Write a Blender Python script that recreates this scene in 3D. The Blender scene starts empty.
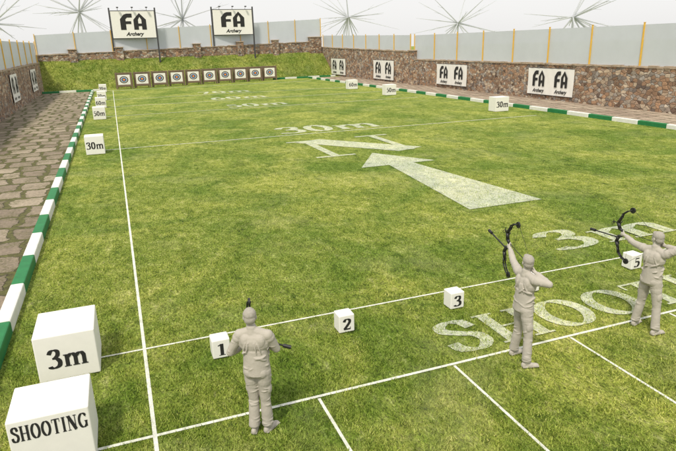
import bpy, bmesh, math, random
import numpy as np
from mathutils import Vector, Matrix
random.seed(7)
scene=bpy.context.scene
COL=scene.collection
R=math.radians

# ------------------------------------------------------------------ helpers
def link(o,parent=None):
    COL.objects.link(o)
    if parent is not None: o.parent=parent
    return o
def mk(name,verts,faces,mat=None,parent=None,smooth=False):
    me=bpy.data.meshes.new(name); me.from_pydata([tuple(v) for v in verts],[],faces); me.update()
    if mat is not None:
        for m in (mat if isinstance(mat,(list,tuple)) else [mat]): me.materials.append(m)
    o=bpy.data.objects.new(name,me); link(o,parent)
    if smooth:
        for p in me.polygons: p.use_smooth=True
    return o
def frombm(name,bm,mat,parent=None,smooth=False):
    me=bpy.data.meshes.new(name); bm.to_mesh(me); bm.free()
    for m in (mat if isinstance(mat,(list,tuple)) else [mat]): me.materials.append(m)
    o=bpy.data.objects.new(name,me); link(o,parent)
    if smooth:
        for p in me.polygons: p.use_smooth=True
    return o
def empty(name,loc=(0,0,0),rot=0):
    o=bpy.data.objects.new(name,None); o.empty_display_size=.2; link(o); o.location=loc; o.rotation_euler=(0,0,rot); return o
def tag(o,label,cat,group=None):
    o["label"]=label; o["category"]=cat
    if group: o["group"]=group
def struct(o): o["kind"]="structure"
def bm_box(bm,lo,hi,bev=0,rotz=0,mi=0,seg=2):
    lo=Vector(lo);hi=Vector(hi);c=(lo+hi)/2;s=hi-lo
    r=bmesh.ops.create_cube(bm,size=1); vs=r['verts']
    bmesh.ops.scale(bm,vec=s,verts=vs)
    if bev:
        es=list({e for v in vs for e in v.link_edges})
        g=bmesh.ops.bevel(bm,geom=es,offset=bev,segments=seg,affect='EDGES',profile=.5)
        vs=list({v for f in g['faces'] for v in f.verts}|{v for v in vs if v.is_valid})
    if rotz: bmesh.ops.rotate(bm,verts=vs,cent=(0,0,0),matrix=Matrix.Rotation(rotz,3,'Z'))
    bmesh.ops.translate(bm,vec=c,verts=vs)
    for f in {f for v in vs for f in v.link_faces}: f.material_index=mi
def orient(d):
    return Vector(d).normalized().to_track_quat('Z','Y').to_matrix()
def rings(bm,rs_,capped=True):
    """loft closed rings of equal count"""
    L=[[bm.verts.new(p) for p in r] for r in rs_]; n=len(L[0])
    for a,b in zip(L,L[1:]):
        for i in range(n): bm.faces.new((a[i],a[(i+1)%n],b[(i+1)%n],b[i]))
    if capped: bm.faces.new(L[0][::-1]); bm.faces.new(L[-1])
def bm_cone(bm,p0,r0,p1,r1,n=10,caps=True,mi=0):
    p0=Vector(p0);p1=Vector(p1);M=orient(p1-p0)
    cs=[(math.cos(2*math.pi*i/n),math.sin(2*math.pi*i/n)) for i in range(n)]
    rings(bm,[[p0+M@Vector((c*r0,s*r0,0)) for c,s in cs],[p1+M@Vector((c*r1,s*r1,0)) for c,s in cs]],caps)
def bm_ell(bm,c,rad,M=None,n=16):
    c=Vector(c); m=max(6,n*2//3); M=M or Matrix.Identity(3); rr=[]
    for j in range(m+1):
        ph=math.pi*(j/m) if 0<j<m else (.06 if j==0 else math.pi-.06)
        z=-math.cos(ph); s=math.sin(ph)
        rr.append([c+M@Vector((rad[0]*s*math.cos(2*math.pi*i/n),rad[1]*s*math.sin(2*math.pi*i/n),rad[2]*z)) for i in range(n)])
    rings(bm,rr)
def bm_caps(bm,p0,r0,p1,r1,n=14):
    bm_cone(bm,p0,r0,p1,r1,n); bm_ell(bm,p0,(r0,)*3,None,n); bm_ell(bm,p1,(r1,)*3,None,n)

# ------------------------------------------------------------------ materials
def newmat(name):
    m=bpy.data.materials.new(name); m.use_nodes=True; nt=m.node_tree
    b=nt.nodes['Principled BSDF']; return m,nt,b
def N(nt,t,**k):
    n=nt.nodes.new(t)
    for a,v in k.items(): setattr(n,a,v)
    return n
def noise(nt,vec,scale,detail=4,rough=.6,dist=0):
    n=N(nt,'ShaderNodeTexNoise'); n.inputs['Scale'].default_value=scale; n.inputs['Detail'].default_value=detail
    n.inputs['Roughness'].default_value=rough; n.inputs['Distortion'].default_value=dist
    nt.links.new(vec,n.inputs['Vector']); return n.outputs['Fac']
def ramp(nt,fac,stops):
    r=N(nt,'ShaderNodeValToRGB'); e=r.color_ramp.elements
    while len(e)<len(stops): e.new(.5)
    for i,(p,c) in enumerate(stops):
        e[i].position=p; e[i].color=(c[0],c[1],c[2],1) if not isinstance(c,(int,float)) else (c,c,c,1)
    nt.links.new(fac,r.inputs['Fac']); return r.outputs['Color']
def mix(nt,fac,a,b,mode='MIX'):
    n=N(nt,'ShaderNodeMix',data_type='RGBA',blend_type=mode)
    for s,v in ((0,fac),(6,a),(7,b)):
        if hasattr(v,'node'): nt.links.new(v,n.inputs[s])
        elif s==0: n.inputs[0].default_value=v
        else: n.inputs[s].default_value=(v[0],v[1],v[2],1)
    return n.outputs[2]
def mth(nt,op,a,b=0):
    n=N(nt,'ShaderNodeMath',operation=op)
    for s,v in ((0,a),(1,b)):
        if hasattr(v,'node'): nt.links.new(v,n.inputs[s])
        else: n.inputs[s].default_value=v
    return n.outputs[0]
def bump(nt,h,bsdf,strength=.5,dist=.02):
    n=N(nt,'ShaderNodeBump'); n.inputs['Strength'].default_value=strength; n.inputs['Distance'].default_value=dist
    nt.links.new(h,n.inputs['Height']); nt.links.new(n.outputs[0],bsdf.inputs['Normal'])
def pos(nt,scale=None,rotz=0):
    g=N(nt,'ShaderNodeNewGeometry').outputs['Position']
    if scale is None and not rotz: return g
    m=N(nt,'ShaderNodeMapping'); nt.links.new(g,m.inputs[0])
    if scale: m.inputs['Scale'].default_value=scale
    m.inputs['Rotation'].default_value=(0,0,rotz)
    return m.outputs[0]
def simple(name,col,rough=.7,var=.12,sc=8,bmp=.1,metal=0,bd=.01):
    m,nt,b=newmat(name); v=N(nt,'ShaderNodeTexCoord').outputs['Object']
    n=noise(nt,v,sc,6,.65)
    c=ramp(nt,n,[(.25,[x*(1-var) for x in col]),(.75,[min(1,x*(1+var)) for x in col])])
    nt.links.new(c,b.inputs['Base Color']); b.inputs['Roughness'].default_value=rough; b.inputs['Metallic'].default_value=metal
    if bmp: bump(nt,noise(nt,v,sc*4,4),b,bmp,bd)
    return m

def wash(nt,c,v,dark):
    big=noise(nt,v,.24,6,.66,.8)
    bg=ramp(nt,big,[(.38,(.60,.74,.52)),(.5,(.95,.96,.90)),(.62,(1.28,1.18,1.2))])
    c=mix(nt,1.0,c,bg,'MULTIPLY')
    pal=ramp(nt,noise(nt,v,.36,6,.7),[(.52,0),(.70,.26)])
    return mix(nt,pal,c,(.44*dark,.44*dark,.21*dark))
def grass_nodes(nt,dark=1.0):
    v=pos(nt); vs=pos(nt,(1.0,.55,1),R(20)); vf=pos(nt,(1.0,.45,1),R(-12))
    mid=noise(nt,vs,1.4,9,.84,.8)
    mid2=noise(nt,vs,5,7,.84,.3)
    fine=noise(nt,vf,26,5,.87)
    g=lambda a:[x*dark*.93 for x in a]
    c=ramp(nt,mid,[(.38,g((.045,.078,.012))),(.45,g((.155,.215,.03))),(.53,g((.285,.34,.06))),(.63,g((.49,.50,.18)))])
    c2=ramp(nt,mid2,[(.39,g((.03,.055,.01))),(.46,g((.16,.225,.03))),(.54,g((.30,.35,.075))),(.65,g((.55,.55,.26)))])
    c=mix(nt,.55,c,c2)
    f=ramp(nt,fine,[(.38,.2),(.47,.85),(.54,1.25),(.65,2.2)])
    c=mix(nt,.9,c,f,'MULTIPLY')
    c=wash(nt,c,v,dark)
    return c,v,mid,mid2,fine
def grass_mat(name,dark=1.0):
    m,nt,b=newmat(name); c,v,mid,mid2,fine=grass_nodes(nt,dark)
    nt.links.new(c,b.inputs['Base Color']); b.inputs['Roughness'].default_value=.9; b.inputs['Specular IOR Level'].default_value=.15
    h=mth(nt,'ADD',mth(nt,'MULTIPLY',mid2,.6),mth(nt,'MULTIPLY',fine,.35)); bump(nt,h,b,.9,.10)
    return m
def blade_mat(name,dark=1.0):
    m,nt,b=newmat(name); v=pos(nt); vs=pos(nt,(1.0,.55,1),R(20))
    n=noise(nt,vs,3.5,8,.85); n2=noise(nt,v,60,2,.6)
    g=lambda a:[x*dark*.93 for x in a]
    c=ramp(nt,mth(nt,'ADD',mth(nt,'MULTIPLY',n,.6),mth(nt,'MULTIPLY',n2,.4)),[(.39,g((.05,.10,.012))),(.46,g((.20,.285,.035))),(.54,g((.37,.42,.08))),(.63,g((.66,.63,.28)))])
    c=wash(nt,c,v,dark)
    nt.links.new(c,b.inputs['Base Color']); b.inputs['Roughness'].default_value=.7; b.inputs['Specular IOR Level'].default_value=.25
    return m
def paint_mat(name,lo,hi):
    m,nt,b=newmat(name); c,v,mid,mid2,fine=grass_nodes(nt)
    n=noise(nt,v,26,6,.85)
    f=ramp(nt,n,[(.36,lo),(.60,hi)])
    f2=mth(nt,'MULTIPLY',f,ramp(nt,mid2,[(.35,.62),(.55,1.0)]))
    cc=mix(nt,f2,c,(.80,.80,.76))
    nt.links.new(cc,b.inputs['Base Color']); b.inputs['Roughness'].default_value=.9; b.inputs['Specular IOR Level'].default_value=.15
    h=mth(nt,'ADD',mth(nt,'MULTIPLY',mid2,.6),mth(nt,'MULTIPLY',fine,.35)); bump(nt,h,b,.6,.06)
    return m
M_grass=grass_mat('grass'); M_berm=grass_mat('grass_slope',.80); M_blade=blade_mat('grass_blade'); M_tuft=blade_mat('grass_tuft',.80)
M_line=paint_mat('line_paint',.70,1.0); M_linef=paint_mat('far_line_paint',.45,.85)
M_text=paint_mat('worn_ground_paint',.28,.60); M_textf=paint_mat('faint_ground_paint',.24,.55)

def stone_mat(name,scale,cols,mortar,edge=.05,warp=.25,bd=.06,stretch=(1,1,1.5)):
    m,nt,b=newmat(name); v=pos(nt,stretch)
    nz=N(nt,'ShaderNodeTexNoise'); nz.inputs['Scale'].default_value=scale*.9; nz.inputs['Detail'].default_value=3; nt.links.new(v,nz.inputs['Vector'])
    vm=N(nt,'ShaderNodeVectorMath',operation='MULTIPLY_ADD'); nt.links.new(nz.outputs['Color'],vm.inputs[0]); vm.inputs[1].default_value=(warp,)*3; nt.links.new(v,vm.inputs[2])
    vo=N(nt,'ShaderNodeTexVoronoi'); vo.inputs['Scale'].default_value=scale; nt.links.new(vm.outputs[0],vo.inputs['Vector'])
    ve=N(nt,'ShaderNodeTexVoronoi',feature='DISTANCE_TO_EDGE'); ve.inputs['Scale'].default_value=scale; nt.links.new(vm.outputs[0],ve.inputs['Vector'])
    sp=N(nt,'ShaderNodeSeparateColor'); nt.links.new(vo.outputs['Color'],sp.inputs[0])
    c=ramp(nt,sp.outputs[0],[(i/(len(cols)-1),cc) for i,cc in enumerate(cols)])
    t=ramp(nt,noise(nt,v,14,7,.75),[(.3,.6),(.7,1.35)])
    c=mix(nt,.8,c,t,'MULTIPLY')
    e=ramp(nt,ve.outputs['Distance'],[(0,0),(edge,1)])
    c=mix(nt,e,mortar,c)
    c=mix(nt,.8,c,ramp(nt,noise(nt,v,.6,6,.7),[(.35,.55),(.6,1.1)]),'MULTIPLY')
    nt.links.new(c,b.inputs['Base Color']); b.inputs['Roughness'].default_value=.9
    e2=ramp(nt,ve.outputs['Distance'],[(0,0),(edge*2.2,1)])
    h=mth(nt,'ADD',e2,mth(nt,'MULTIPLY',noise(nt,v,20,6,.7),.4)); bump(nt,h,b,.8,bd)
    return m
M_wall=stone_mat('rubble_stone',3.0,[(.12,.075,.05),(.40,.255,.16),(.24,.21,.18),(.60,.48,.35),(.26,.16,.10),(.46,.28,.17),(.15,.11,.09),(.42,.39,.35),(.34,.20,.12),(.66,.58,.47)],(.10,.075,.055),.045,.2,.05)
M_cope=simple('coping_stone',(.38,.30,.22),.85,.3,5,.4)

def paving_mat(name,cols,joint,bs=(1.1,.62),rot=0,mort=.085,warp=.6,grlo=.46):
    m,nt,b=newmat(name); v=pos(nt,None,rot)
    nz=N(nt,'ShaderNodeTexNoise'); nz.inputs['Scale'].default_value=1.2; nz.inputs['Detail'].default_value=6; nz.inputs['Roughness'].default_value=.62; nt.links.new(v,nz.inputs['Vector'])
    vm=N(nt,'ShaderNodeVectorMath',operation='MULTIPLY_ADD'); nt.links.new(nz.outputs['Color'],vm.inputs[0]); vm.inputs[1].default_value=(warp,warp,0); nt.links.new(v,vm.inputs[2])
    br=N(nt,'ShaderNodeTexBrick'); br.inputs['Scale'].default_value=1; br.inputs['Brick Width'].default_value=bs[0]; br.inputs['Row Height'].default_value=bs[1]
    br.inputs['Mortar Size'].default_value=mort; br.inputs['Mortar Smooth'].default_value=.4; br.inputs['Bias'].default_value=0
    br.inputs['Color1'].default_value=(*cols[0],1); br.inputs['Color2'].default_value=(*cols[1],1); br.inputs['Mortar'].default_value=(0,0,0,1)
    br.offset=.43; br.squash=.8; br.squash_frequency=3
    nt.links.new(vm.outputs[0],br.inputs['Vector'])
    moss=ramp(nt,noise(nt,v,6,6,.7),[(.35,joint[0]),(.65,joint[1])])
    t=ramp(nt,noise(nt,v,9,8,.78),[(.3,.45),(.5,1.0),(.7,1.5)])
    st=mix(nt,.85,br.outputs['Color'],t,'MULTIPLY')
    gr=ramp(nt,noise(nt,v,.9,6,.75),[(grlo,0),(grlo+.14,.9)])
    f=mth(nt,'MAXIMUM',br.outputs['Fac'],mth(nt,'MULTIPLY',gr,ramp(nt,noise(nt,v,16,4,.7),[(.42,0),(.58,1)])))
    c=mix(nt,f,st,moss)
    nt.links.new(c,b.inputs['Base Color']); b.inputs['Roughness'].default_value=.9
    h=mth(nt,'SUBTRACT',mth(nt,'MULTIPLY',noise(nt,v,12,6,.7),.5),br.outputs['Fac']); bump(nt,h,b,.8,.05)
    return m
M_pave=paving_mat('mossy_slabs',[(.36,.30,.225),(.19,.15,.11)],((.05,.045,.015),(.13,.13,.035)),(1.1,1.3),0,.12,.8,.45)
M_pave2=paving_mat('walk_slabs',[(.42,.34,.26),(.28,.21,.16)],((.05,.05,.02),(.13,.12,.06)),(.8,1.2),0,.05,.35,.56)
M_white=simple('white_painted',(.79,.78,.745),.6,.035,5,.06)
M_kw=simple('kerb_white',(.70,.70,.66),.7,.12,4,.2); M_kg=simple('kerb_green',(.012,.17,.05),.6,.22,4,.2)
M_black=simple('black_matte',(.012,.012,.013),.45,.2,20,.05)
M_blackp=simple('black_print',(.015,.015,.015),.7,.1,6,0)
M_yel=simple('yellow_post',(.70,.42,.06),.5,.12,3,.05)
M_panel=simple('grey_panel',(.60,.64,.69),.55,.06,.4,.02)
M_panel.node_tree.nodes['Principled BSDF'].inputs['Alpha'].default_value=.80
M_clay=simple('clay_skin',(.44,.41,.365),.75,.05,9,.12)
M_cloth=simple('clay_cloth',(.41,.38,.335),.9,.06,9,.35,0,.010)
M_hair=simple('clay_hair',(.35,.325,.285),.9,.12,40,.6,0,.01)
M_wood=simple('brown_wood',(.17,.12,.085),.8,.3,9,.3)
M_foam=simple('butt_straw',(.27,.20,.13),.9,.25,18,.4)
M_tree=simple('pale_bark',(.60,.62,.66),.85,.08,3,.1)
M_tree.node_tree.nodes['Principled BSDF'].inputs['Alpha'].default_value=.55
M_dark=simple('dark_metal',(.05,.05,.055),.5,.2,5,.05)
def flat(name,c):
    return simple(name,c,.75,.05,4,0)
M_tb=flat('face_blue',(.03,.15,.30)); M_tr=flat('face_red',(.5,.04,.04)); M_ty=flat('face_gold',(.75,.55,.05))

# ------------------------------------------------------------------ serif stroke lettering
def cat(pts,k=7):
    P=[Vector((*p,0)) for p in pts]; P=[P[0]*2-P[1]]+P+[P[-1]*2-P[-2]]; out=[]
    for i in range(1,len(P)-2):
        a,b,c,d=P[i-1:i+3]
        for j in range(k):
            t=j/k; out.append(.5*((2*b)+(-a+c)*t+(2*a-5*b+4*c-d)*t*t+(-a+3*b-3*c+d)*t**3))
    out.append(P[-2]); return [(q.x,q.y) for q in out]
def ell(cx,cy,rx,ry,a0=0,a1=360,k=32):
    return [(cx+rx*math.cos(R(a0+(a1-a0)*i/k)),cy+ry*math.sin(R(a0+(a1-a0)*i/k))) for i in range(k+1)]
TH=.165; TN=.05
def stem(x,y0,y1,w=TH): return ([(x,y0),(x,y1)],w,w)
def bar(x0,x1,y,w=TN): return ([(x0,y),(x1,y)],w,w)
def serif(x,y,w=.30): return bar(x-w/2,x+w/2,y,.05)
def stemS(x,w=TH,h=1.0): return [stem(x,.0,h,w),serif(x,.025),serif(x,h-.025)]
GL={
'S':([(cat([(.50,.70),(.44,.90),(.28,.965),(.12,.87),(.11,.71),(.28,.56),(.46,.43),(.50,.24),(.40,.07),(.26,.03),(.10,.12),(.06,.30)]),.16,.065),stem(.50,.70,.97,.035),stem(.06,.03,.30,.035)],.60),
'H':(stemS(.16)+stemS(.62)+[bar(.16,.62,.5)],.80),
'O':([(ell(.38,.5,.29,.465),.17,.05)],.78),
'T':([stem(.34,0,1),serif(.34,.025),bar(.03,.65,.965,.06),stem(.045,.76,.96,.035),stem(.635,.76,.96,.035)],.70),
'I':(stemS(.2),.42),
'N':([stem(.14,.0,1,.055),serif(.14,.025,.26),bar(.0,.2,.975,.05),([(.16,.98),(.66,.02)],.17,.17),stem(.66,0,1,.055),serif(.66,.975,.26)],.84),
'G':([(ell(.40,.5,.31,.465,40,325),.17,.05),stem(.64,.06,.45,.15),bar(.50,.76,.45),stem(.64,.72,.97,.035)],.80),
'3':([(cat([(.07,.76),(.15,.92),(.28,.96),(.40,.88),(.39,.68),(.28,.56),(.18,.53)]),.14,.06),(cat([(.18,.53),(.35,.49),(.44,.33),(.40,.12),(.22,.03),(.08,.08),(.06,.14)]),.15,.06)],.52),
'0':([(ell(.27,.5,.185,.465),.155,.05)],.54),
'm':([stem(.15,0,.64,.14),stem(.47,0,.52,.14),stem(.79,0,.52,.14),serif(.15,.025,.26),serif(.47,.025,.26),serif(.79,.025,.26),bar(.02,.15,.625),
     (cat([(.17,.50),(.28,.62),(.40,.62),(.47,.48)]),.13,.07),(cat([(.49,.50),(.60,.62),(.72,.62),(.79,.48)]),.13,.07)],.94),
'5':([bar(.13,.44,.93,.11),stem(.125,.52,.93,.04),(cat([(.12,.54),(.26,.61),(.41,.50),(.43,.28),(.33,.07),(.16,.03),(.06,.12)]),.15,.06)],.52),
'6':([(cat([(.43,.95),(.26,.86),(.13,.64),(.095,.34)]),.15,.07),(ell(.27,.31,.175,.275),.145,.05)],.54),
'7':([bar(.05,.47,.92,.12),([(.44,.92),(.20,.0)],.12,.12),stem(.065,.76,.92,.035)],.52),
'9':([(cat([(.10,.05),(.28,.14),(.40,.36),(.445,.66)]),.15,.07),(ell(.27,.69,.175,.275),.145,.05)],.54),
'1':([stem(.27,0,.98,.155),serif(.27,.025,.32),([(.08,.84),(.26,.96)],.05,.05)],.50),
'4':([stem(.38,0,.96,.14),([(.05,.32),(.40,.95)],.055,.055),bar(.04,.54,.31,.09)],.56),
'2':([(cat([(.07,.72),(.13,.90),(.27,.96),(.41,.86),(.41,.66),(.27,.38),(.08,.07)]),.15,.06),bar(.05,.46,.06,.12),stem(.455,.06,.24,.035)],.54),
}
def stroke(V,F,path,wx,wy,z,sx,sy,ox,oy):
    n=len(path); base=len(V); closed=(abs(path[0][0]-path[-1][0])+abs(path[0][1]-path[-1][1]))<1e-6
    for i in range(n):
        if closed: a=path[(i-1)%(n-1)] if i not in(0,n-1) else path[n-2]; b=path[i+1] if i<n-1 else path[1]
        else: a=path[max(0,i-1)]; b=path[min(n-1,i+1)]
        dx,dy=b[0]-a[0],b[1]-a[1]; l=math.hypot(dx,dy) or 1; nx,ny=-dy/l,dx/l
        h=(wx*abs(nx)+wy*abs(ny))/2
        x,y=path[i]
        V.append(((x+nx*h)*sx+ox,(y+ny*h)*sy+oy,z)); V.append(((x-nx*h)*sx+ox,(y-ny*h)*sy+oy,z))
    for i in range(n-1):
        k=base+2*i; F.append((k,k+1,k+3,k+2))
def textgeo(s,h,w=None,dz=.0006,gap=0.04,bold=1.0):
    tot=sum(GL[c][1]+gap for c in s)-gap
    sx=h if w is None else w/tot
    V=[];F=[];x=0
    for c in s:
        z=0
        st,adv=GL[c]
        for path,wx,wy in st:
            z+=dz; stroke(V,F,path,wx*bold,wy*(1+(bold-1)*.5),z,sx,h,x*sx,0)
        x+=adv+gap
    return V,F,tot*sx
def flipcheck(V,F):
    out=[]
    for f in F:
        a,b,c=[Vector(V[i]) for i in f[:3]]
        out.append(tuple(f) if (b-a).cross(c-a).z>=0 else tuple(reversed(f)))
    return out
def ground_text(s,x0,y0,w,h,mat,name='ground_lettering',dz=.0008):
    V,F,W=textgeo(s,h,w,dz); F=flipcheck(V,F)
    o=mk(name,[(v[0]+x0,v[1]+y0,v[2]+.012) for v in V],F,mat); struct(o); return o
def front_text(s,cx,yf,cz,h,w,parent,mat,axis='-Y'):
    V,F,W=textgeo(s,h,w,.0006,.05,1.12); F=flipcheck(V,F); W=max(v[0] for v in V)+min(v[0] for v in V)
    vv=[(cx+v[0]-W/2,yf-.003-v[2],cz-h/2+v[1]) for v in V]
    return mk('lettering',vv,F,mat,parent)

# ------------------------------------------------------------------ SETTING
S=600
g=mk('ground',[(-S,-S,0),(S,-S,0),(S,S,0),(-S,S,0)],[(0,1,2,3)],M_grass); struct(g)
def sheet(name,x0,y0,x1,y1,z,mat):
    o=mk(name,[(x0,y0,z),(x1,y0,z),(x1,y1,z),(x0,y1,z)],[(0,1,2,3)],mat); struct(o); return o
BY=lambda x:75.4+(x+8)*.19        # foot line of the embankment
sheet('pavement',-8.0,-14,-2.46,72.0,.010,M_pave)
sheet('pavement',28.12,-14,33.4,79.5,.010,M_pave2)
LW=.027
LINES=[]
def linem(name,x0,y0,x1,y1,z=.006,mat=None):
    LINES.append((x0,y0,x1,y1)); return sheet(name,x0,y0,x1,y1,z,mat or M_line)
linem('field_line',-LW,-6,LW,72,.006)
for y,w in ((0,.028),(2.46,.024),(24.6,.045),(41,.06),(49.2,.07),(57.4,.075),(72,.10)):
    linem('field_line',-.72,y-w,26.0,y+w,.008,M_linef if y>30 else M_line)
for x in (2.26,4.5,6.77,9.03,11.3,13.5):
    linem('lane_line',x-.022,-6,x+.022,-.05,.006)
ground_text('SHOOTING',4.75,.22,8.3,1.05,M_text)
ground_text('3m',9.55,3.35,3.9,1.35,M_text)
ground_text('30m',8.8,25.2,6.4,2.6,M_text)
ground_text('50m',8.8,42.0,5.4,2.6,M_textf)
ground_text('60m',8.8,50.2,5.6,2.8,M_textf)
ground_text('70m',8.8,58.6,5.8,3.0,M_textf)
ground_text('N',8.1,17.3,6.1,4.9,M_text)
ar=mk('ground_arrow',[(10.85,17.3,.012),(9.1,14.45,.012),(10.35,14.45,.012),(9.6,7.35,.012),(12.25,7.35,.012),(11.45,14.45,.012),(12.5,14.45,.012)],[(0,1,2),(0,2,5),(0,5,6),(2,3,4,5)],M_text); struct(ar)

# grass blades standing on the lawn
def blades(name,P,hgt,wid,mat,rs):
    n=len(P); a=rs.rand(n)*2*np.pi; w=wid*(.6+.8*rs.rand(n)); h=hgt*(.5+.9*rs.rand(n)); la=rs.rand(n)*2*np.pi; ll=h*(.3+.7*rs.rand(n))
    dx=np.cos(a)*w/2; dy=np.sin(a)*w/2
    V=np.empty((n,3,3)); V[:,0]=P+np.stack([-dx,-dy,np.zeros(n)],1); V[:,1]=P+np.stack([dx,dy,np.zeros(n)],1)
    V[:,2]=P+np.stack([np.cos(la)*ll,np.sin(la)*ll,h],1)
    me=bpy.data.meshes.new(name); me.vertices.add(3*n); me.vertices.foreach_set('co',V.reshape(-1).astype(np.float32))
    me.loops.add(3*n); me.loops.foreach_set('vertex_index',np.arange(3*n,dtype=np.int32))
    me.polygons.add(n); me.polygons.foreach_set('loop_start',np.arange(0,3*n,3,dtype=np.int32)); me.update(calc_edges=True); me.validate()
    me.materials.append(mat); o=bpy.data.objects.new(name,me); COL.objects.link(o); o["kind"]="stuff"; return o
rs=np.random.RandomState(11)
n=620000
d=np.exp(rs.uniform(np.log(4.5),np.log(46),n)); th=rs.uniform(R(-34),R(62),n)
X=d*np.sin(th); Y=-6.9+d*np.cos(th)
ok=(X>-2.18)&(X<27.8)
for x0,y0,x1,y1 in LINES: ok&=~((X>x0-.012)&(X<x1+.012)&(Y>y0-.012)&(Y<y1+.012))
clump=np.sin(X*5.1+np.sin(Y*3.3)*1.5)*np.sin(Y*4.3+np.sin(X*2.7)*1.7)
ok&=(rs.rand(n)<.55+.45*clump)
X=X[ok];Y=Y[ok]; 
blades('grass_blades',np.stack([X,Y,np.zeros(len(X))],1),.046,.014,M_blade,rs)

# kerbs
def kerb(p0,p1,seg=1.9,w=.26,h=.24,start=0):
    p0=Vector((*p0,0));p1=Vector((*p1,0)); L=(p1-p0).length; a=math.atan2(p1.y-p0.y,p1.x-p0.x); bm=bmesh.new(); x=0;i=start
    while x<L-.01:
        e=min(L,x+seg); bm_box(bm,(x+.004,0,-.05),(e-.004,w,h+random.uniform(-.006,.006)),.03,0,i%2); x=e;i+=1
    o=frombm('kerb',bm,[M_kg,M_kw]); o.location=p0; o.rotation_euler=(0,0,a); struct(o); return o
kerb((-2.2,-13),(-2.2,71.5),start=0)
k=kerb((27.85,79),(27.85,-13))
kerb((-8,72.1),(-.9,72.6)); kerb((22.5,79.4),(32.8,80.4))

# embankment
nx,ny=160,14; V=[];F=[]
rs=np.random.RandomState(3)
for j in range(ny+1):
    for i in range(nx+1):
        x=-8.6+i*(43.0/nx); t=j/ny; y=BY(x)+t*5.2
        z=3.75*(t**.85)+ (rs.rand()-.5)*.12*(1 if 0<j<ny else .2)+.25*math.sin(x*.6+t*2)*t*(1-t)*2
        V.append((x,y,z if j else -.02))
for j in range(ny):
    for i in range(nx):
        a=j*(nx+1)+i; F.append((a,a+1,a+nx+2,a+nx+1))
em=mk('grass_embankment',V,F,M_berm,None,True); struct(em)
nb=26000; xx=rs.uniform(-8.4,33.2,nb); tt=rs.rand(nb)
P=np.stack([xx,BY(xx)+tt*5.2,3.75*tt**.85+.25*np.sin(xx*.6+tt*2)*tt*(1-tt)*2-.05],1)
blades('slope_grass_tufts',P,.15,.07,M_tuft,rs)

# walls
def prism_wall(name,pts,th,z0,zs,mat,parent=None,side=1,cope=True):
    V=[];F=[]
    (x0,y0),(x1,y1)=pts; d=Vector((x1-x0,y1-y0)); d.normalize(); n=Vector((-d.y,d.x))*th*side
    for (x,y),z in zip(pts,zs):
        V+= [(x,y,z0),(x+n.x,y+n.y,z0),(x+n.x,y+n.y,z),(x,y,z)]
    F=[(0,1,2,3),(7,6,5,4),(0,3,7,4),(1,5,6,2),(3,2,6,7),(0,4,5,1)]
    o=mk(name,V,F,mat,parent)
    return o
def stone_wall(p0,p1,h0,h1,side,label,piers=()):
    e=empty('stone_wall',(0,0,0)); tag(e,label,'wall')
    prism_wall('masonry',(p0,p1),.5,-.1,(h0,h1),M_wall,e,side)
    d=Vector((p1[0]-p0[0],p1[1]-p0[1])).normalized(); n=Vector((-d.y,d.x))*side
    q0=(p0[0]-n.x*.06,p0[1]-n.y*.06);q1=(p1[0]-n.x*.06,p1[1]-n.y*.06)
    bm=bmesh.new(); L=math.dist(p0,p1); s=0
    a=math.atan2(d.y,d.x)
    while s<L:
        l=min(random.uniform(.45,.95),L-s); t=s/L; z=h0+(h1-h0)*t; hh=random.uniform(.09,.16)
        c=Vector((q0[0]+d.x*(s+l/2),q0[1]+d.y*(s+l/2)))+n*.31
        r=bmesh.ops.create_cube(bm,size=1); vs=r['verts']
        bmesh.ops.scale(bm,vec=(max(.05,l-.02),.62+random.uniform(-.05,.05),hh),verts=vs)
        for v in vs: v.co+=Vector((random.uniform(-.015,.015),random.uniform(-.02,.02),random.uniform(-.01,.012)))
        bmesh.ops.rotate(bm,verts=vs,cent=(0,0,0),matrix=Matrix.Rotation(a,3,'Z'))
        bmesh.ops.translate(bm,vec=(c.x,c.y,z+hh/2+.004),verts=vs); s+=l
    frombm('coping',bm,M_cope,e)
    for t,pw,ph in piers:
        x=p0[0]+d.x*L*t; y=p0[1]+d.y*L*t; z=h0+(h1-h0)*t
        bm=bmesh.new(); bm_box(bm,(-pw/2,-.35,-.1),(pw/2,.9,z+ph),.04); o=frombm('pier',bm,M_wall,e)
        o.location=(x-n.x*.02,y-n.y*.02,0); o.rotation_euler=(0,0,a if side>0 else a+math.pi)
        bm=bmesh.new(); bm_box(bm,(-pw/2-.08,-.43,z+ph+.003),(pw/2+.08,.98,z+ph+.15),.03); o2=frombm('pier_cap',bm,M_cope,e); o2.location=o.location; o2.rotation_euler=o.rotation_euler
    return e
stone_wall((33.4,-14),(33.4,56),2.75,2.8,-1,'low brown rubble stone wall beside paved walk carrying banners',((1.0,1.0,1.0),))
stone_wall((33.4,56.7),(33.4,88.5),3.7,4.3,-1,'taller brown rubble stone wall beside grass embankment')
stone_wall((-8.0,74.8),(-8.0,20),3.5,3.3,-1,'brown rubble stone wall along mossy slab pavement')
bw0=(-8.6,BY(-8.6)+5.0);bw1=(33.4,BY(33.4)+5.0)
stone_wall(bw0,bw1,4.35,5.25,1,'long brown stone wall on top of grass embankment',((.10,1.0,.5),(.24,1.0,.5),(.50,1.0,.5),(.66,1.0,.5),(.80,1.0,.5),(.97,2.2,.7)))
stone_wall((-8.3,74.8),(-8.6,81),4.3,4.35,1,'short brown stone wall closing the embankment end')

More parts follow.
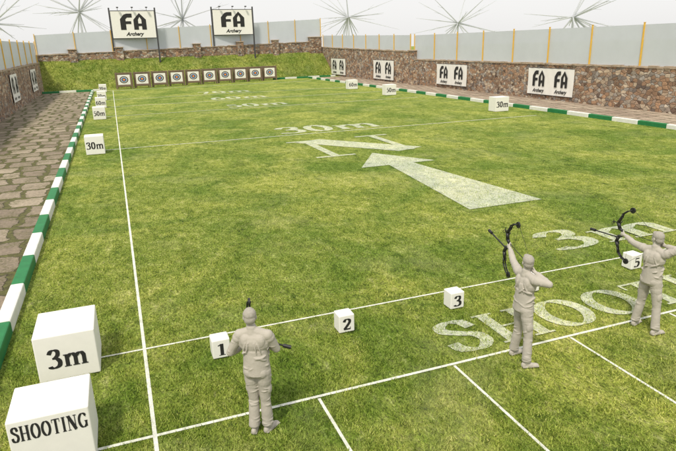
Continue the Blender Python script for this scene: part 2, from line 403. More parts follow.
# panel fences
def fence(p0,p1,zb,zt,sp,side,label,ph=.12,off=.25):
    e=empty('panel_fence'); tag(e,label,'fence')
    d=Vector((p1[0]-p0[0],p1[1]-p0[1])); L=d.length; d.normalize(); n=Vector((-d.y,d.x))*side; a=math.atan2(d.y,d.x)
    k=max(1,round(L/sp)); s=L/k
    for i in range(k):
        t0,t1=i/k,(i+1)/k
        zb0=zb[0]+(zb[1]-zb[0])*t0; zb1=zb[0]+(zb[1]-zb[0])*t1; zt0=zt[0]+(zt[1]-zt[0])*t0; zt1=zt[0]+(zt[1]-zt[0])*t1
        A=Vector(p0)+d*(i*s+.03)+n*off; B=Vector(p0)+d*((i+1)*s-.03)+n*off
        V=[];
        for P,b_,t_ in ((A,zb0,zt0),(B,zb1,zt1)):
            Q=P+n*.05; V+=[(P.x,P.y,b_+.1),(Q.x,Q.y,b_+.1),(Q.x,Q.y,t_),(P.x,P.y,t_)]
        mk('fence_panel',V,[(0,1,2,3),(7,6,5,4),(0,3,7,4),(1,5,6,2),(3,2,6,7),(0,4,5,1)],M_panel,e)
    for i in range(k+1):
        t=i/k; P=Vector(p0)+d*(i*s)+n*(off-.07); b_=zb[0]+(zb[1]-zb[0])*t; t_=zt[0]+(zt[1]-zt[0])*t
        bm=bmesh.new(); bm_box(bm,(-.045,-.045,b_+.05),(.045,.045,t_+ph),.008)
        bm_box(bm,(-.06,-.06,t_+ph+.002),(.06,.06,t_+ph+.03),.005)
        o=frombm('fence_post',bm,M_yel,e); o.location=(P.x,P.y,0); o.rotation_euler=(0,0,a)
    return e
fence((33.4,10.0),(33.4,56),(2.77,2.8),(5.55,5.55),4.6,-1,'grey panel fence with yellow posts on low stone wall')
fence((33.4,57),(33.4,88),(3.7,4.3),(5.6,6.2),4.6,-1,'grey panel fence with yellow posts on taller wall')
fence((-8.0,74.7),(-8.0,21),(3.5,3.3),(5.9,5.7),4.7,-1,'grey panel fence with yellow posts above mossy pavement')
fence(bw0,bw1,(4.35,5.25),(6.9,8.8),4.7,1,'tall grey panel fence with yellow posts on embankment wall')

# ------------------------------------------------------------------ banner graphics
def fa_geo(w):
    """heavy condensed F and A with pointed arch tops, set close together (unit width 1.3)"""
    def poly(pts): return [(a,b) for a,b in pts]
    P=[ # (outline quads / polygons)
      [(0,0),(.27,0),(.27,.66),(0,.66)], [(0,.66),(.27,.66),(.36,.76),(.34,1.0),(.20,.94)], [(.34,1.0),(.36,.76),(.60,.76),(.60,1.0)],
      [(.27,.36),(.54,.36),(.54,.53),(.27,.53)],
      [(.66,0),(.89,0),(.89,.62),(.66,.62)], [(.66,.62),(.89,.62),(.975,.80),(.975,1.03)], [(.975,1.03),(.975,.80),(1.06,.62),(1.29,.62)], [(1.06,0),(1.29,0),(1.29,.62),(1.06,.62)],
      [(.89,.22),(1.06,.22),(1.06,.38),(.89,.38)]]
    V=[];F=[]
    for p in P:
        b=len(V); V+=[(x*w/1.3,y*w/1.3,.0012) for x,y in p]; F.append(tuple(range(b,b+len(p))))
    return V,flipcheck(V,F)
def caption(txt,h):
    cu=bpy.data.curves.new('t','FONT'); cu.body=txt; cu.size=h; cu.shear=.35; cu.align_x='CENTER'; cu.offset=h*.03
    o=bpy.data.objects.new('t',cu); COL.objects.link(o); dg=bpy.context.evaluated_depsgraph_get(); me=bpy.data.meshes.new_from_object(o.evaluated_get(dg))
    bpy.data.objects.remove(o); V=[tuple(v.co) for v in me.vertices]; F=[tuple(p.vertices) for p in me.polygons]; return V,F
def fa_banner(cell,h,parent,place,cxs=(0,),k=.62):
    for cx in cxs:
        ew=cell*k; V,F=fa_geo(ew); V=[(x-ew/2+cx, y*(h*.60)/(ew/1.3)-h*.5+h*.31, z) for x,y,z in V]
        mk('banner_emblem',[place(x,y,.02+z) for x,y,z in V],F,M_blackp,parent)
        V,F=caption('Archery',min(h*.19,cell*.2)); mk('banner_caption',[place(x+cx,y-h*.5+h*.09,.02) for x,y,z in V],F,M_blackp,parent)
def cloth_sheet(w,h,place,parent,name='banner_cloth',amp=.03):
    nx,ny=24,10;V=[];F=[]
    for j in range(ny+1):
        for i in range(nx+1):
            u=-w/2+w*i/nx; v=-h/2+h*j/ny; V.append(place(u,v,-amp*abs(math.sin(i*.9+j*.3))))
    for j in range(ny):
        for i in range(nx):
            a=j*(nx+1)+i; F.append((a,a+1,a+nx+2,a+nx+1))
    return mk(name,V,F,M_white,parent,True)
for y,w in ((32.2,5.4),(47.3,5.9),(64.0,6.2),(80.5,6.2)):
    e=empty('wall_banner',(33.4,y,1.45)); tag(e,'white banner with paired black arched emblems hung on stone wall','banner','banners hung on the stone wall')
    hh=2.1 if y<60 else 2.4
    pl=lambda u,v,o:(-.12-o,-u,v)
    cloth_sheet(w,hh,pl,e); fa_banner(w*.44,hh,e,pl,(-w*.245,w*.245))
    for s in(-1,1):
        bm=bmesh.new()
        bm_cone(bm,(-.1,-w/2-.03,s*(hh/2+.02)),.02,(-.1,w/2+.03,s*(hh/2+.02)),.02,8)
        frombm('banner_rod',bm,M_dark,e)
for y,w in ((66,4.6),(51.5,4.0)):
    e=empty('wall_banner',(-8.0,y,1.9)); tag(e,'small white banner with black emblem on wall above paving','banner','banners hung on the stone wall')
    pl=lambda u,v,o:(.12+o,u,v)
    cloth_sheet(w,2.3,pl,e); fa_banner(w*.44,2.3,e,pl,(-w*.245,w*.245))
# billboards
for cx,cz,w,h in ((3.85,8.1,5.7,3.5),(18.2,8.35,5.9,3.5)):
    y=BY(cx)+4.6
    e=empty('billboard',(cx,y,0)); tag(e,'white billboard with black arched emblem on dark posts above embankment','billboard','emblem billboards behind the targets')
    pl=lambda u,v,o,cz=cz:(u,-.1-o,cz+v)
    cloth_sheet(w,h,pl,e,'board_face',.01); fa_banner(w,h,e,pl,(0,),.60)
    for s in(-1,1):
        bm=bmesh.new(); x=s*(w/2+.14)
        bm_box(bm,(x-.10,-.10,3.0),(x+.10,.10,cz+h/2+.45),.02)
        frombm('board_post',bm,M_dark,e)
    bm=bmesh.new(); bm_box(bm,(-w/2-.03,-.05,cz-h/2-.10),(w/2+.03,.05,cz-h/2-.005),.01); bm_box(bm,(-w/2-.03,-.05,cz+h/2+.005),(w/2+.03,.05,cz+h/2+.10),.01)
    bm_box(bm,(-w/2-.03,.0,cz-h/2),(w/2+.03,.05,cz+h/2),0)
    frombm('board_frame',bm,M_dark,e)
    for u in(-w*.33,0,w*.33):
        bm=bmesh.new(); bm_cone(bm,(u,0,cz+h/2+.08),.025,(u,-.5,cz+h/2+.45),.025,8); bm_box(bm,(u-.14,-.72,cz+h/2+.38),(u+.14,-.42,cz+h/2+.52),.02)
        frombm('board_lamp',bm,M_dark,e)

# ------------------------------------------------------------------ sign boxes
def sign_box(x0,y0,w,d,h,txt,th,tw,label,grp,zf=.5):
    e=empty('marker_box',(x0+w/2,y0+d/2,0)); tag(e,label,'marker box',grp)
    bm=bmesh.new(); bm_box(bm,(-w/2,-d/2,.016),(w/2,d/2,h),.018,0,0,3); o=frombm('box_body',bm,M_white,e,False)
    front_text(txt,0,-d/2,h*zf,th,tw,e,M_blackp); return e
G1='white distance marker boxes beside the field'
sign_box(-1.60,-.17,.90,.80,.76,'SHOOTING',.205,.83,'white box lettered SHOOTING standing at the shooting line',G1,.77)
sign_box(-1.55,1.96,.87,.96,.77,'3m',.32,.56,'white box lettered 3m standing beside the line',G1)
for y,t,c in ((23.4,'30m',.86),(39.2,'50m',.86),(48.7,'60m',.86),(57.2,'70m',.86),(70.2,'90m',.86)):
    sign_box(-1.55,y,c,.85,.9,t,.34,c*.90,'white box lettered %s standing on the grass'%t,G1)
for x,y,t in ((24.9,27.6,'30m'),(24.4,44.4,'50m'),(24.4,54.0,'60m')):
    sign_box(x,y,1.1,.85,1.0,t,.40,.98,'white box lettered %s standing near the kerb'%t,G1)
for i,(x,y) in enumerate(((1.17,1.62),(3.36,1.62),(5.62,1.66),(7.40,1.7),(10.18,1.78))):
    sign_box(x-.145,y,.29,.27,.345,str(i+1),.21,.16,'small white cube numbered %d on the grass lane'%(i+1),'numbered lane cubes')

# ------------------------------------------------------------------ targets
def build_target():
    e=empty('archery_target')
    bm=bmesh.new(); bm_box(bm,(-.66,-.11,.42),(.66,.11,1.74),.02); butt=frombm('straw_butt',bm,M_foam,e)
    bm=bmesh.new()
    bm_box(bm,(-.80,-.16,.26),(.80,.14,.41),.01); bm_box(bm,(-.80,-.16,1.75),(.80,.14,1.90),.01)
    bm_box(bm,(-.81,-.17,0),(-.67,.15,1.92),.01); bm_box(bm,(.67,-.17,0),(.81,.15,1.92),.01)
    frombm('wooden_frame',bm,M_wood,e)
    bm=bmesh.new(); bm_cone(bm,(-.6,.12,1.5),.035,(-.6,.85,0),.035,8); bm_cone(bm,(.6,.12,1.5),.035,(.6,.85,0),.035,8); bm_cone(bm,(-.6,.6,.5),.025,(.6,.6,.5),.025,8)
    frombm('rear_leg',bm,M_wood,e)
    f=mk('paper_sheet',[(-.58,-.114,.5),(.58,-.114,.5),(.58,-.114,1.66),(-.58,-.114,1.66)],[(0,1,2,3)],M_white,e)
    bm=bmesh.new(); y=-.12
    for i,(r,mi) in enumerate(((.54,0),(.41,1),(.31,0),(.26,2),(.14,3),(.07,4))):
        vs=[bm.verts.new((r*math.cos(a),y-.004*i,1.08+r*math.sin(a))) for a in [2*math.pi*k/36 for k in range(36)]]
        fc=bm.faces.new(vs); fc.material_index=mi
    frombm('target_face',bm,[M_white,M_blackp,M_tb,M_tr,M_ty],e)
    return e
T0=build_target(); tg='straw archery target with ringed paper face in wooden frame'
tgt_n=10; kids=[c for c in COL.objects if c.parent==T0]
for i in range(tgt_n):
    x=1.5+i*2.25; y=74.6+i*.43; 
    if i==0: e=T0
    else:
        e=T0.copy(); COL.objects.link(e)
        for c in kids:
            cc=c.copy(); COL.objects.link(cc); cc.parent=e
    e.location=(x,y,.0); e.rotation_euler=(0,0,R(random.uniform(-2,2))); e.scale=(1.28,1.1,1.06)
    tag(e,tg,'archery target','row of archery targets before the embankment')
# ------------------------------------------------------------------ pale bare trees
def tree(x,y,zc,r,seed):
    rnd=random.Random(seed); e=empty('bare_tree',(x,y,0)); tag(e,'pale bare tree with thin radiating branches behind the fence','tree','pale bare trees beyond the fence')
    bm=bmesh.new(); pts=[(0,0,-.1),(.05,.03,zc*.5),(0,0,zc)]; rr=[.22,.17,.14]
    for i in range(2): bm_cone(bm,pts[i],rr[i],pts[i+1],rr[i+1],8)
    frombm('trunk',bm,M_tree,e)
    bm=bmesh.new()
    for k in range(22):
        z=rnd.uniform(-.95,1); a=rnd.uniform(0,2*math.pi); s=math.sqrt(max(0,1-z*z)); d=Vector((s*math.cos(a),s*math.sin(a),z)); L=r*rnd.uniform(.6,1.1)
        p=Vector((0,0,zc-rnd.uniform(0,.15))); w=p+d*L
        bm_cone(bm,p,.13,w,.02,6,False)
        for m in range(2):
            t=rnd.uniform(.35,.8); b=p.lerp(w,t); dd=(d+Vector((rnd.uniform(-.4,.4),rnd.uniform(-.4,.4),rnd.uniform(-.4,.4)))).normalized()
            bm_cone(bm,b,.03,b+dd*L*.16,.01,4,False)
    frombm('crown',bm,M_tree,e)
for i,(x,y,z,r) in enumerate(((60,60,7.6,7.8),(57.5,85,7.8,9.0),(41,95,9.4,9.0),(12,95,9.4,8.0),(-3.3,95,10.6,8.2),(-13,80,8.5,7.2))): tree(x,y,z,r,i+5)

# ------------------------------------------------------------------ PEOPLE
def remeshed(name,bm,mat,voxel,parent,smooth_it=4,disp=0,seed=0,dscale=.12):
    bmesh.ops.recalc_face_normals(bm,faces=bm.faces[:])
    o=frombm(name,bm,mat)
    m=o.modifiers.new('r','REMESH'); m.mode='VOXEL'; m.voxel_size=voxel
    s=o.modifiers.new('s','SMOOTH'); s.iterations=smooth_it; s.factor=.5
    if disp:
        tx=bpy.data.textures.new('w'+name,'CLOUDS'); tx.noise_scale=dscale; tx.noise_depth=2
        d=o.modifiers.new('d','DISPLACE'); d.texture=tx; d.strength=disp; d.mid_level=.5
    dg=bpy.context.evaluated_depsgraph_get(); me=bpy.data.meshes.new_from_object(o.evaluated_get(dg))
    old=o.data; o.modifiers.clear(); o.data=me; bpy.data.meshes.remove(old)
    for p in me.polygons: p.use_smooth=True
    if not me.materials: me.materials.append(mat)
    o.parent=parent; return o
def wrap(bm,p0,p1,R0,R1,t0,t1,a0,a1,r,flat=1.0,M=None):
    """a raised cloth fold running over the surface of a tapered limb"""
    p0=Vector(p0);p1=Vector(p1); M=M or orient(p1-p0); k=8; pts=[]
    for i in range(k+1):
        u=i/k; t=t0+(t1-t0)*u; a=R(a0+(a1-a0)*u); rr=(R0+(R1-R0)*t)-r*.35
        pts.append((p0.lerp(p1,t)+M@Vector((math.cos(a)*rr,math.sin(a)*rr*flat,0)), r*(.25+.75*math.sin(math.pi*min(.97,max(.03,u))))))
    rr=[]
    for i,(q,s) in enumerate(pts):
        d=(pts[min(k,i+1)][0]-pts[max(0,i-1)][0]).normalized(); x=d.cross(Vector((.3,.2,.93))).normalized(); y=d.cross(x)
        rr.append([q+x*math.cos(2*math.pi*j/8)*s+y*math.sin(2*math.pi*j/8)*s for j in range(8)])
    rings(bm,rr)
def hand(bm,w,d,n,t,curl=(1.0,1.2,.8),s=1.0):
    w=Vector(w);d=Vector(d).normalized();n=Vector(n);n=(n-d*n.dot(d)).normalized();t=Vector(t);t=(t-d*t.dot(d)-n*t.dot(n)).normalized()
    M=Matrix((t,d,n)).transposed()
    bm_ell(bm,w+d*.045*s,(.042*s,.055*s,.018*s),M,12); bm_caps(bm,w-d*.01,.028*s,w+d*.03*s,.026*s,10)
    for i,(off,l) in enumerate(((.031,.95),(.011,1.05),(-.010,.98),(-.030,.78))):
        p=w+d*(.085-.004*abs(i-1.2))*s+t*off*s; a=0; r=.0098*s
        for L,c in zip((.042,.027,.021),curl):
            a+=c; q=p+(d*math.cos(a)+n*math.sin(a))*L*l*s; bm_caps(bm,p,r,q,r*.92,8); p=q; r*=.92
    p=w+d*.022*s+t*.026*s; a=(t*.8+d*.7+n*.35).normalized(); q=p+a*.042*s; bm_caps(bm,p,.013*s,q,.011*s,8)
    b=(d*.75+n*.6+t*.1).normalized(); bm_caps(bm,q,.011*s,q+b*.034*s,.009*s,8)
def head(bm,c,f,u=(0,0,1)):
    c=Vector(c);f=Vector(f).normalized();u=Vector(u);u=(u-f*u.dot(f)).normalized();r=f.cross(u)
    M=Matrix((r,f,u)).transposed(); P=lambda x,y,z:c+r*x+f*y+u*z
    bm_ell(bm,P(0,-.008,.03),(.076,.094,.085),M,20); bm_ell(bm,P(0,.022,-.035),(.056,.066,.078),M,18)
    bm_ell(bm,P(0,.055,-.088),(.028,.024,.022),M,12)
    bm_ell(bm,P(0,.076,.018),(.050,.014,.012),M,12)
    bm_caps(bm,P(0,.086,.008),.010,P(0,.104,-.028),.0135,8)
    for s in(-1,1):
        bm_ell(bm,P(s*.030,.076,-.002),(.014,.009,.010),M,10); bm_ell(bm,P(s*.078,-.005,-.005),(.010,.020,.032),M,10); bm_ell(bm,P(s*.042,.052,-.03),(.02,.022,.02),M,10)
    bm_ell(bm,P(0,.084,-.058),(.024,.010,.006),M,10); bm_ell(bm,P(0,.082,-.069),(.020,.010,.006),M,10)
def hairmesh(bm,c,f):
    c=Vector(c);f=Vector(f).normalized();u=Vector((0,0,1));u=(u-f*u.dot(f)).normalized();r=f.cross(u)
    M=Matrix((r,f,u)).transposed(); P=lambda x,y,z:c+r*x+f*y+u*z
    bm_ell(bm,P(0,-.018,.045),(.084,.096,.082),M,20); bm_ell(bm,P(0,-.05,-.01),(.074,.060,.07),M,16)
    bm_ell(bm,P(0,.055,.082),(.05,.035,.028),M,12)

def person(loc,yaw,J,label,seed=1):
    rnd=random.Random(seed)
    e=empty('person',loc,yaw); tag(e,label,'person')
    v={k:Vector(x) for k,x in J.items() if not isinstance(x,dict) and k not in('curlL','curlR')}
    bm=bmesh.new()
    head(bm,v['head'],v['face'])
    bm_caps(bm,v['neck0'],.062,v['head']+Vector((0,0,-.06)),.052)
    ax=v['sL']-v['sR']; ax.z=0; ax.normalize(); fw=Vector((ax.y,-ax.x,0)); 
    MT=Matrix((ax,fw,Vector((0,0,1)))).transposed()
    ch=(v['sL']+v['sR'])/2; pel=v['pel']
    bm_ell(bm,Vector((ch.x,ch.y,1.30)),(.165,.11,.18),MT); bm_ell(bm,(ch+pel)/2+Vector((0,0,-.08)),(.14,.10,.17),MT); bm_ell(bm,pel,(.155,.11,.13),MT)
    for s in 'LR':
        bm_caps(bm,v['s'+s],.056,v['e'+s],.042); bm_caps(bm,v['e'+s],.042,v['w'+s],.028)
        bm_caps(bm,v['h'+s],.085,v['k'+s],.058); bm_caps(bm,v['k'+s],.058,v['a'+s],.042)
        bm_caps(bm,v['a'+s],.042,v['a'+s]+v['t'+s]*.06+Vector((0,0,-.045)),.035)
        hand(bm,v['w'+s],v['hd'+s],v['hn'+s],v['ht'+s],J['curl'+s])
    remeshed('body',bm,M_clay,.0058,e,3)
    bm=bmesh.new()
    bm_ell(bm,Vector((ch.x,ch.y,1.33)),(.200,.122,.165),MT)
    bm_ell(bm,(ch+pel)/2+Vector((0,0,.0)),(.160,.115,.24),MT)
    for s in(-1,1):
        bm_ell(bm,Vector((ch.x,ch.y,1.365))+ax*.085*s-fw*.06,(.075,.055,.095),MT,14)
        bm_ell(bm,Vector((ch.x,ch.y,1.35))+ax*.08*s+fw*.06,(.085,.055,.075),MT,14)
    for s in 'LR':
        bm_caps(bm,v['neck0']+Vector((0,0,.0)),.060,v['s'+s].lerp(v['neck0'],.15),.066)
    rr=[]
    for zz,q in ((-.17,1.0),(-.165,1.01),(0,.93),(.17,.85)):
        rr.append([pel+Vector((0,0,.085+zz))+MT@Vector((.178*q*math.cos(2*math.pi*i/28),.140*q*math.sin(2*math.pi*i/28),0)) for i in range(28)])
    rings(bm,rr)
    bm_caps(bm,v['neck0']-Vector((0,0,.03)),.080,v['neck0']+Vector((0,0,.035)),.064)
    lo=Vector((pel.x,pel.y,.95)); hi=Vector((ch.x,ch.y,1.42))
    for k in range(15):
        a=rnd.uniform(0,360); t=rnd.uniform(.05,.62)
        wrap(bm,lo,hi,.174,.186,t,t+rnd.uniform(-.14,.22),a,a+rnd.choice((-1,1))*rnd.uniform(25,65),rnd.uniform(.010,.018),.76,MT)
    for k in range(5):
        a=-90+rnd.uniform(-60,60); wrap(bm,lo,hi,.172,.190,.55,.9,a,a*.5-45,.012,.72,MT)
    for s in 'LR':
        el=v['s'+s].lerp(v['e'+s],.97); bm_caps(bm,v['s'+s],.072,el,.054); bm_ell(bm,v['s'+s].lerp(v['e'+s],.18),(.076,)*3,None,14)
        fz=v['e'+s].lerp(v['w'+s],.86); bm_cone(bm,v['e'+s],.053,fz,.041,14); bm_ell(bm,v['e'+s],(.054,)*3,None,14); bm_ell(bm,v['e'+s].lerp(v['w'+s],.28),(.055,)*3,None,14)
        for k in range(7):
            a=rnd.uniform(0,360); t=rnd.uniform(.15,.9); wrap(bm,v['s'+s],v['e'+s],.072,.055,t,t+rnd.uniform(-.2,.2),a,a+rnd.uniform(60,130),.009)
            a=rnd.uniform(0,360); t=rnd.uniform(.0,.75); wrap(bm,v['e'+s],v['w'+s],.054,.040,t,t+rnd.uniform(-.15,.15),a,a+rnd.uniform(60,130),.008)
    remeshed('shirt',bm,M_cloth,.007,e,4,.010,1,.16)
    bm=bmesh.new()
    bm_ell(bm,pel+Vector((0,0,-.03)),(.164,.118,.125),MT)
    for s in(-1,1): bm_ell(bm,pel+Vector((0,0,-.05))+ax*.075*s-fw*.045,(.085,.085,.095),MT,14)
    for s in 'LR':
        H_,K_,A_=v['h'+s],v['k'+s],v['a'+s]; hem=K_.lerp(A_,.95)
        bm_caps(bm,H_,.098,K_,.068); bm_ell(bm,H_.lerp(K_,.3),(.094,.094,.14),orient(K_-H_),16)
        bm_cone(bm,K_,.066,K_.lerp(A_,.35),.072,16); bm_cone(bm,K_.lerp(A_,.35),.072,hem,.070,16); bm_ell(bm,K_,(.068,)*3,None,14)
        for k in range(11):
            a=rnd.uniform(0,360); t=rnd.uniform(.0,.95); wrap(bm,H_,K_,.098,.070,t,t+rnd.uniform(-.16,.16),a,a+rnd.uniform(50,120),rnd.uniform(.010,.015))
        for k in range(12):
            a=rnd.uniform(0,360); t=rnd.choice((rnd.uniform(.0,.2),rnd.uniform(.55,.9),rnd.uniform(.7,.93))); wrap(bm,K_,A_,.069,.071,t,min(.94,t+rnd.uniform(-.1,.12)),a,a+rnd.uniform(70,150),rnd.uniform(.011,.016))
        mid=H_.lerp(K_,.60); out=(H_-pel);out.z=0;out.normalize(); bm_ell(bm,mid+out*.062,(.032,.055,.08),MT,12)
    remeshed('trousers',bm,M_cloth,.007,e,4,.012,2,.16)
    for s in 'LR':
        bm=bmesh.new(); A=v['a'+s]; t=v['t'+s].normalized(); r=Vector((t.y,-t.x,0)); M=Matrix((r,t,Vector((0,0,1)))).transposed()
        b=Vector((A.x,A.y,0)); bm_ell(bm,b+t*.05+Vector((0,0,.042)),(.045,.085,.045),M); bm_ell(bm,b+t*.13+Vector((0,0,.034)),(.048,.075,.034),M)
        bm_ell(bm,b-t*.035+Vector((0,0,.05)),(.038,.045,.055),M)
        r_=bmesh.ops.create_cube(bm,size=1); bmesh.ops.scale(bm,vec=(.085,.26,.022),verts=r_['verts']); bmesh.ops.rotate(bm,verts=r_['verts'],cent=(0,0,0),matrix=M); bmesh.ops.translate(bm,vec=b+t*.07+Vector((0,0,.022)),verts=r_['verts'])
        remeshed('shoe',bm,M_cloth,.008,e,2)
    bm=bmesh.new(); hairmesh(bm,v['head'],v['face']); remeshed('hair',bm,M_hair,.007,e,2,.006,3,.03)
    return e

def bow(name_label,draw=.0,st=((0,.08,-.09),(0,.66,-.12))):
    e=empty('compound_bow'); tag(e,name_label,'bow','black compound bows held by archers')
    def rod(pl,rr,n=8):
        bm=bmesh.new()
        for i in range(len(pl)-1): bm_cone(bm,pl[i],rr,pl[i+1],rr,n); bm_ell(bm,pl[i],(rr,)*3,None,8)
        return bm
    bm=bmesh.new(); P=[(0,.045,-.29),(0,.10,-.17),(0,.065,-.07),(0,.0,-.045),(0,.0,.045),(0,.065,.08),(0,.11,.18),(0,.05,.30)]; W=[.024,.03,.03,.022,.022,.03,.03,.024]
    for i in range(len(P)-1):
        bm_cone(bm,P[i],W[i],P[i+1],W[i+1],10); bm_ell(bm,P[i],(W[i],)*3,None,10)
    bm_cone(bm,(0,.03,-.2),.01,(0,.11,-.1),.01,8); bm_cone(bm,(0,.03,.22),.01,(0,.11,.12),.01,8)
    frombm('riser',bm,M_black,e,True)
    bm=bmesh.new(); bm_ell(bm,(0,-.01,0),(.022,.028,.058),None,12); frombm('grip',bm,M_black,e,True)
    cy=-.15 if draw else -.10; cz=.47
    for s in(-1,1):
        bm=bmesh.new()
        for x in(-.017,.017):
            q=[(x,.055,s*.27),(x,.03,s*.36),(x,cy*.35,s*.43),(x,cy,s*cz)]
            for i in range(3): bm_cone(bm,q[i],.0135-.001*i,q[i+1],.0125-.001*i,8); bm_ell(bm,q[i],(.0135,)*3,None,8)
        frombm('limb',bm,M_black,e,True)
        bm=bmesh.new(); bm_cone(bm,(-.012,cy,s*cz),.050,(.012,cy,s*cz),.050,24); bm_cone(bm,(-.016,cy+.01,s*cz+.005),.026,(.016,cy+.01,s*cz+.005),.026,16)
        bm_cone(bm,(-.025,cy,s*cz),.008,(.025,cy,s*cz),.008,8)
        frombm('cam_wheel',bm,M_black,e)
    ny=-draw if draw else cy-.05; bm=bmesh.new(); bm_cone(bm,(0,cy-.045,cz),.0028,(0,ny,.07 if draw else .05),.0028,6); bm_cone(bm,(0,cy-.045,-cz),.0028,(0,ny,.05),.0028,6)
    if draw: bm_cone(bm,(0,ny,.07),.0035,(0,ny,.05),.0035,6)
    bm_cone(bm,(.015,cy,cz),.002,(.02,cy+.03,-cz),.002,6); frombm('bowstring',bm,M_black,e)
    s0=Vector(st[0]);s1=Vector(st[1]); bm=rod([s0,s1],.012); dd=(s1-s0).normalized(); bm_cone(bm,s1-dd*.07,.026,s1+dd*.04,.026,12); bm_cone(bm,s0-dd*.03,.016,s0+dd*.05,.016,12)
    frombm('stabilizer',bm,M_black,e)
    bm=rod([(.02,.08,.16),(.03,.24,.16)],.009); bm_cone(bm,(.03,.24,.12),.006,(.03,.24,.20),.006,8)
    for k in range(14):
        a=2*math.pi*k/14;b=2*math.pi*(k+1)/14; bm_cone(bm,(.02+.028*math.cos(a),.24,.13+.028*math.sin(a)),.005,(.02+.028*math.cos(b),.24,.13+.028*math.sin(b)),.005,6)
    frombm('bow_sight',bm,M_black,e)
    return e
def arrow(L=.80):
    e=empty('arrow'); tag(e,'thin black arrow nocked on the bowstring','arrow','arrows nocked on bows')
    bm=bmesh.new(); bm_cone(bm,(0,0,0),.0055,(0,L,0),.0055,8); frombm('shaft',bm,M_black,e)
    bm=bmesh.new(); bm_cone(bm,(0,L,0),.007,(0,L+.03,0),.001,8); frombm('arrow_point',bm,M_dark,e)
    for k in range(3):
        a=2*math.pi*k/3+math.pi/2; u=Vector((math.cos(a),0,math.sin(a)))*.018; p=Vector((0,.03,0))
        w=Vector((math.sin(a),0,-math.cos(a)))*.0008
        vv=[p-w,p+u-w,p+u*.9+Vector((0,.05,0))-w,p+Vector((0,.07,0))-w]; vv+= [x+2*w for x in vv]
        mk('fletching',vv,[(0,1,2,3),(7,6,5,4),(0,4,5,1),(1,5,6,2),(2,6,7,3),(3,7,4,0)],M_black,e)
    return e
def archer(loc,yaw,elev,label,blabel,drop=0,ex=0,seed=1):
    a=Vector((0,math.cos(elev),math.sin(elev))); nock=Vector((.092,.0,1.555)); draw=.76; grip=nock+a*draw-Vector((0,0,.055))
    wL=grip-a*.075-Vector((.018,0,0)); sL=Vector((-.02,.175,1.44+.02*math.sin(elev)*2)); sR=Vector((.0+ex*.4,-.18,1.44))
    eL=sL.lerp(wL,.53)+Vector((-.015,0,-.025)); wR=nock-a*.095; eR=wR-Vector((0,.28,0))+Vector((-.03+ex,-.0,.01-drop))
    J=dict(head=(.015,.005,1.665),face=(.12,1,math.sin(elev)*.5),neck0=(0,0,1.49),pel=(0,0,.985),sL=sL,sR=sR,eL=eL,wL=wL,eR=eR,wR=wR,
      hL=(0,.09,.93),hR=(0,-.09,.93),kL=(.03,.15,.50),kR=(.03,-.15,.50),aL=(-.0,.20,.09),aR=(-.0,-.20,.09),tL=(1,.25,0),tR=(1,-.1,0),
      hdL=a,hnL=(1,0,0),htL=(0,0,1),hdR=wR-eR,hnR=(-1,0,0),htR=(0,0,1),curlL=(.9,1.2,.9),curlR=(1.1,1.3,.8))
    p=person(loc,yaw,J,label,seed)
    Mp=Matrix.Translation(loc)@Matrix.Rotation(yaw,4,'Z')
    b=bow(blabel,draw); b.matrix_world=Mp@Matrix.Translation(grip)@Matrix.Rotation(elev,4,'X')
    ar=arrow(.80); ar.matrix_world=Mp@Matrix.Translation(nock+Vector((0,0,.0)))@Matrix.Rotation(elev,4,'X')
    return p
archer((8.10,-.33,0),R(2),R(1),'grey clothed archer at full draw standing on shooting line','black compound bow at full draw held by level aiming archer',0,0,4)
archer((5.51,-.33,0),R(-9),R(13),'grey clothed archer aiming a raised bow on shooting line','black compound bow raised high by drawing archer',.10,.10,9)
# relaxed archer, body turned towards the right-hand side, looking down the range
J=dict(head=(-.05,.02,1.655),face=(-.35,1,-.12),neck0=(-.03,0,1.485),pel=(0,0,.985),sL=(-.185,-.02,1.425),sR=(.165,.02,1.43),
  eL=(-.325,-.03,1.17),wL=(-.27,.17,1.12),eR=(.235,.12,1.19),wR=(-.01,.245,1.235),
  hL=(-.085,0,.93),hR=(.085,0,.93),kL=(-.075,.02,.50),kR=(.075,.03,.50),aL=(-.085,-.03,.09),aR=(.085,.03,.09),tL=(-.15,1,0),tR=(.40,1,0),
  hdL=(.6,.8,.1),hnL=(.4,-.6,-.3),htL=(0,.0,1),hdR=(-.75,.55,.25),hnR=(-.6,-.7,0),htR=(.2,0,1),curlL=(.8,.9,.6),curlR=(.9,1.2,.9))
P1=(1.32,-.46,0)
person(P1,R(-33),J,'grey clothed archer holding an upright bow before the chest',12)
b=bow('black compound bow held upright close to standing archer',0,((0,.06,-.10),(.50,-.10,-.21))); 
b.matrix_world=Matrix.Translation(P1)@Matrix.Translation((.005,.36,1.29))@Matrix.Rotation(R(3),4,'Y')@Matrix.Rotation(R(-8),4,'Z')

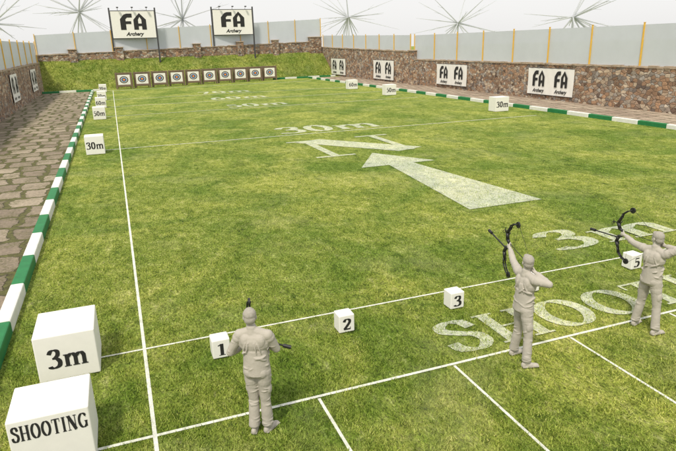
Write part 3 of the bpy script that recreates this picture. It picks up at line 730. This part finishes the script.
# ------------------------------------------------------------------ camera
f=578.0;H=4.85
d1=Vector((-230,-175.5,f)).normalized(); d2=Vector((1623,-225.5,f)).normalized()
d3=d2.cross(d1); d3=-d3 if d3.y<0 else d3
d3.normalize(); d2=d1.cross(d3); d2=-d2 if d2.x<0 else d2
right=Vector((d2.x,d1.x,-d3.x)); down=Vector((d2.y,d1.y,-d3.y)); fwd=Vector((d2.z,d1.z,-d3.z))
cam=bpy.data.cameras.new('camera'); co=bpy.data.objects.new('camera',cam); COL.objects.link(co); scene.camera=co
Mx=Matrix((right,-down,-fwd)).transposed().to_4x4(); co.matrix_world=Matrix.Translation((.08,-6.89,H))@Mx
cam.sensor_width=36; cam.lens=36*f/676; cam.clip_end=2000; cam.clip_start=.1

# ------------------------------------------------------------------ light
sd=Vector((-.45,-.55,1.05)).normalized()
el=math.asin(sd.z); az=math.atan2(sd.x,sd.y)
w=bpy.data.worlds.new('World'); scene.world=w; w.use_nodes=True; nt=w.node_tree; bg=nt.nodes['Background']
sk=nt.nodes.new('ShaderNodeTexSky'); sk.sky_type='NISHITA'; sk.sun_disc=False; sk.sun_elevation=el; sk.sun_rotation=az; sk.dust_density=2; sk.ozone_density=.8
hs=nt.nodes.new('ShaderNodeHueSaturation'); hs.inputs['Saturation'].default_value=.2; hs.inputs['Value'].default_value=1.0
nt.links.new(sk.outputs[0],hs.inputs['Color'])
mx=nt.nodes.new('ShaderNodeMix'); mx.data_type='RGBA'; mx.inputs[0].default_value=.78; mx.inputs[7].default_value=(8.8,8.7,8.55,1)
nt.links.new(hs.outputs[0],mx.inputs[6]); nt.links.new(mx.outputs[2],bg.inputs['Color']); bg.inputs['Strength'].default_value=.118
L=bpy.data.lights.new('sun','SUN'); L.energy=3.3; L.angle=R(6); L.color=(1,.92,.77); lo=bpy.data.objects.new('sun',L); COL.objects.link(lo)
lo.rotation_euler=(-sd).to_track_quat('-Z','Y').to_euler()
scene.view_settings.view_transform='Standard'; scene.view_settings.look='None'; scene.view_settings.exposure=0
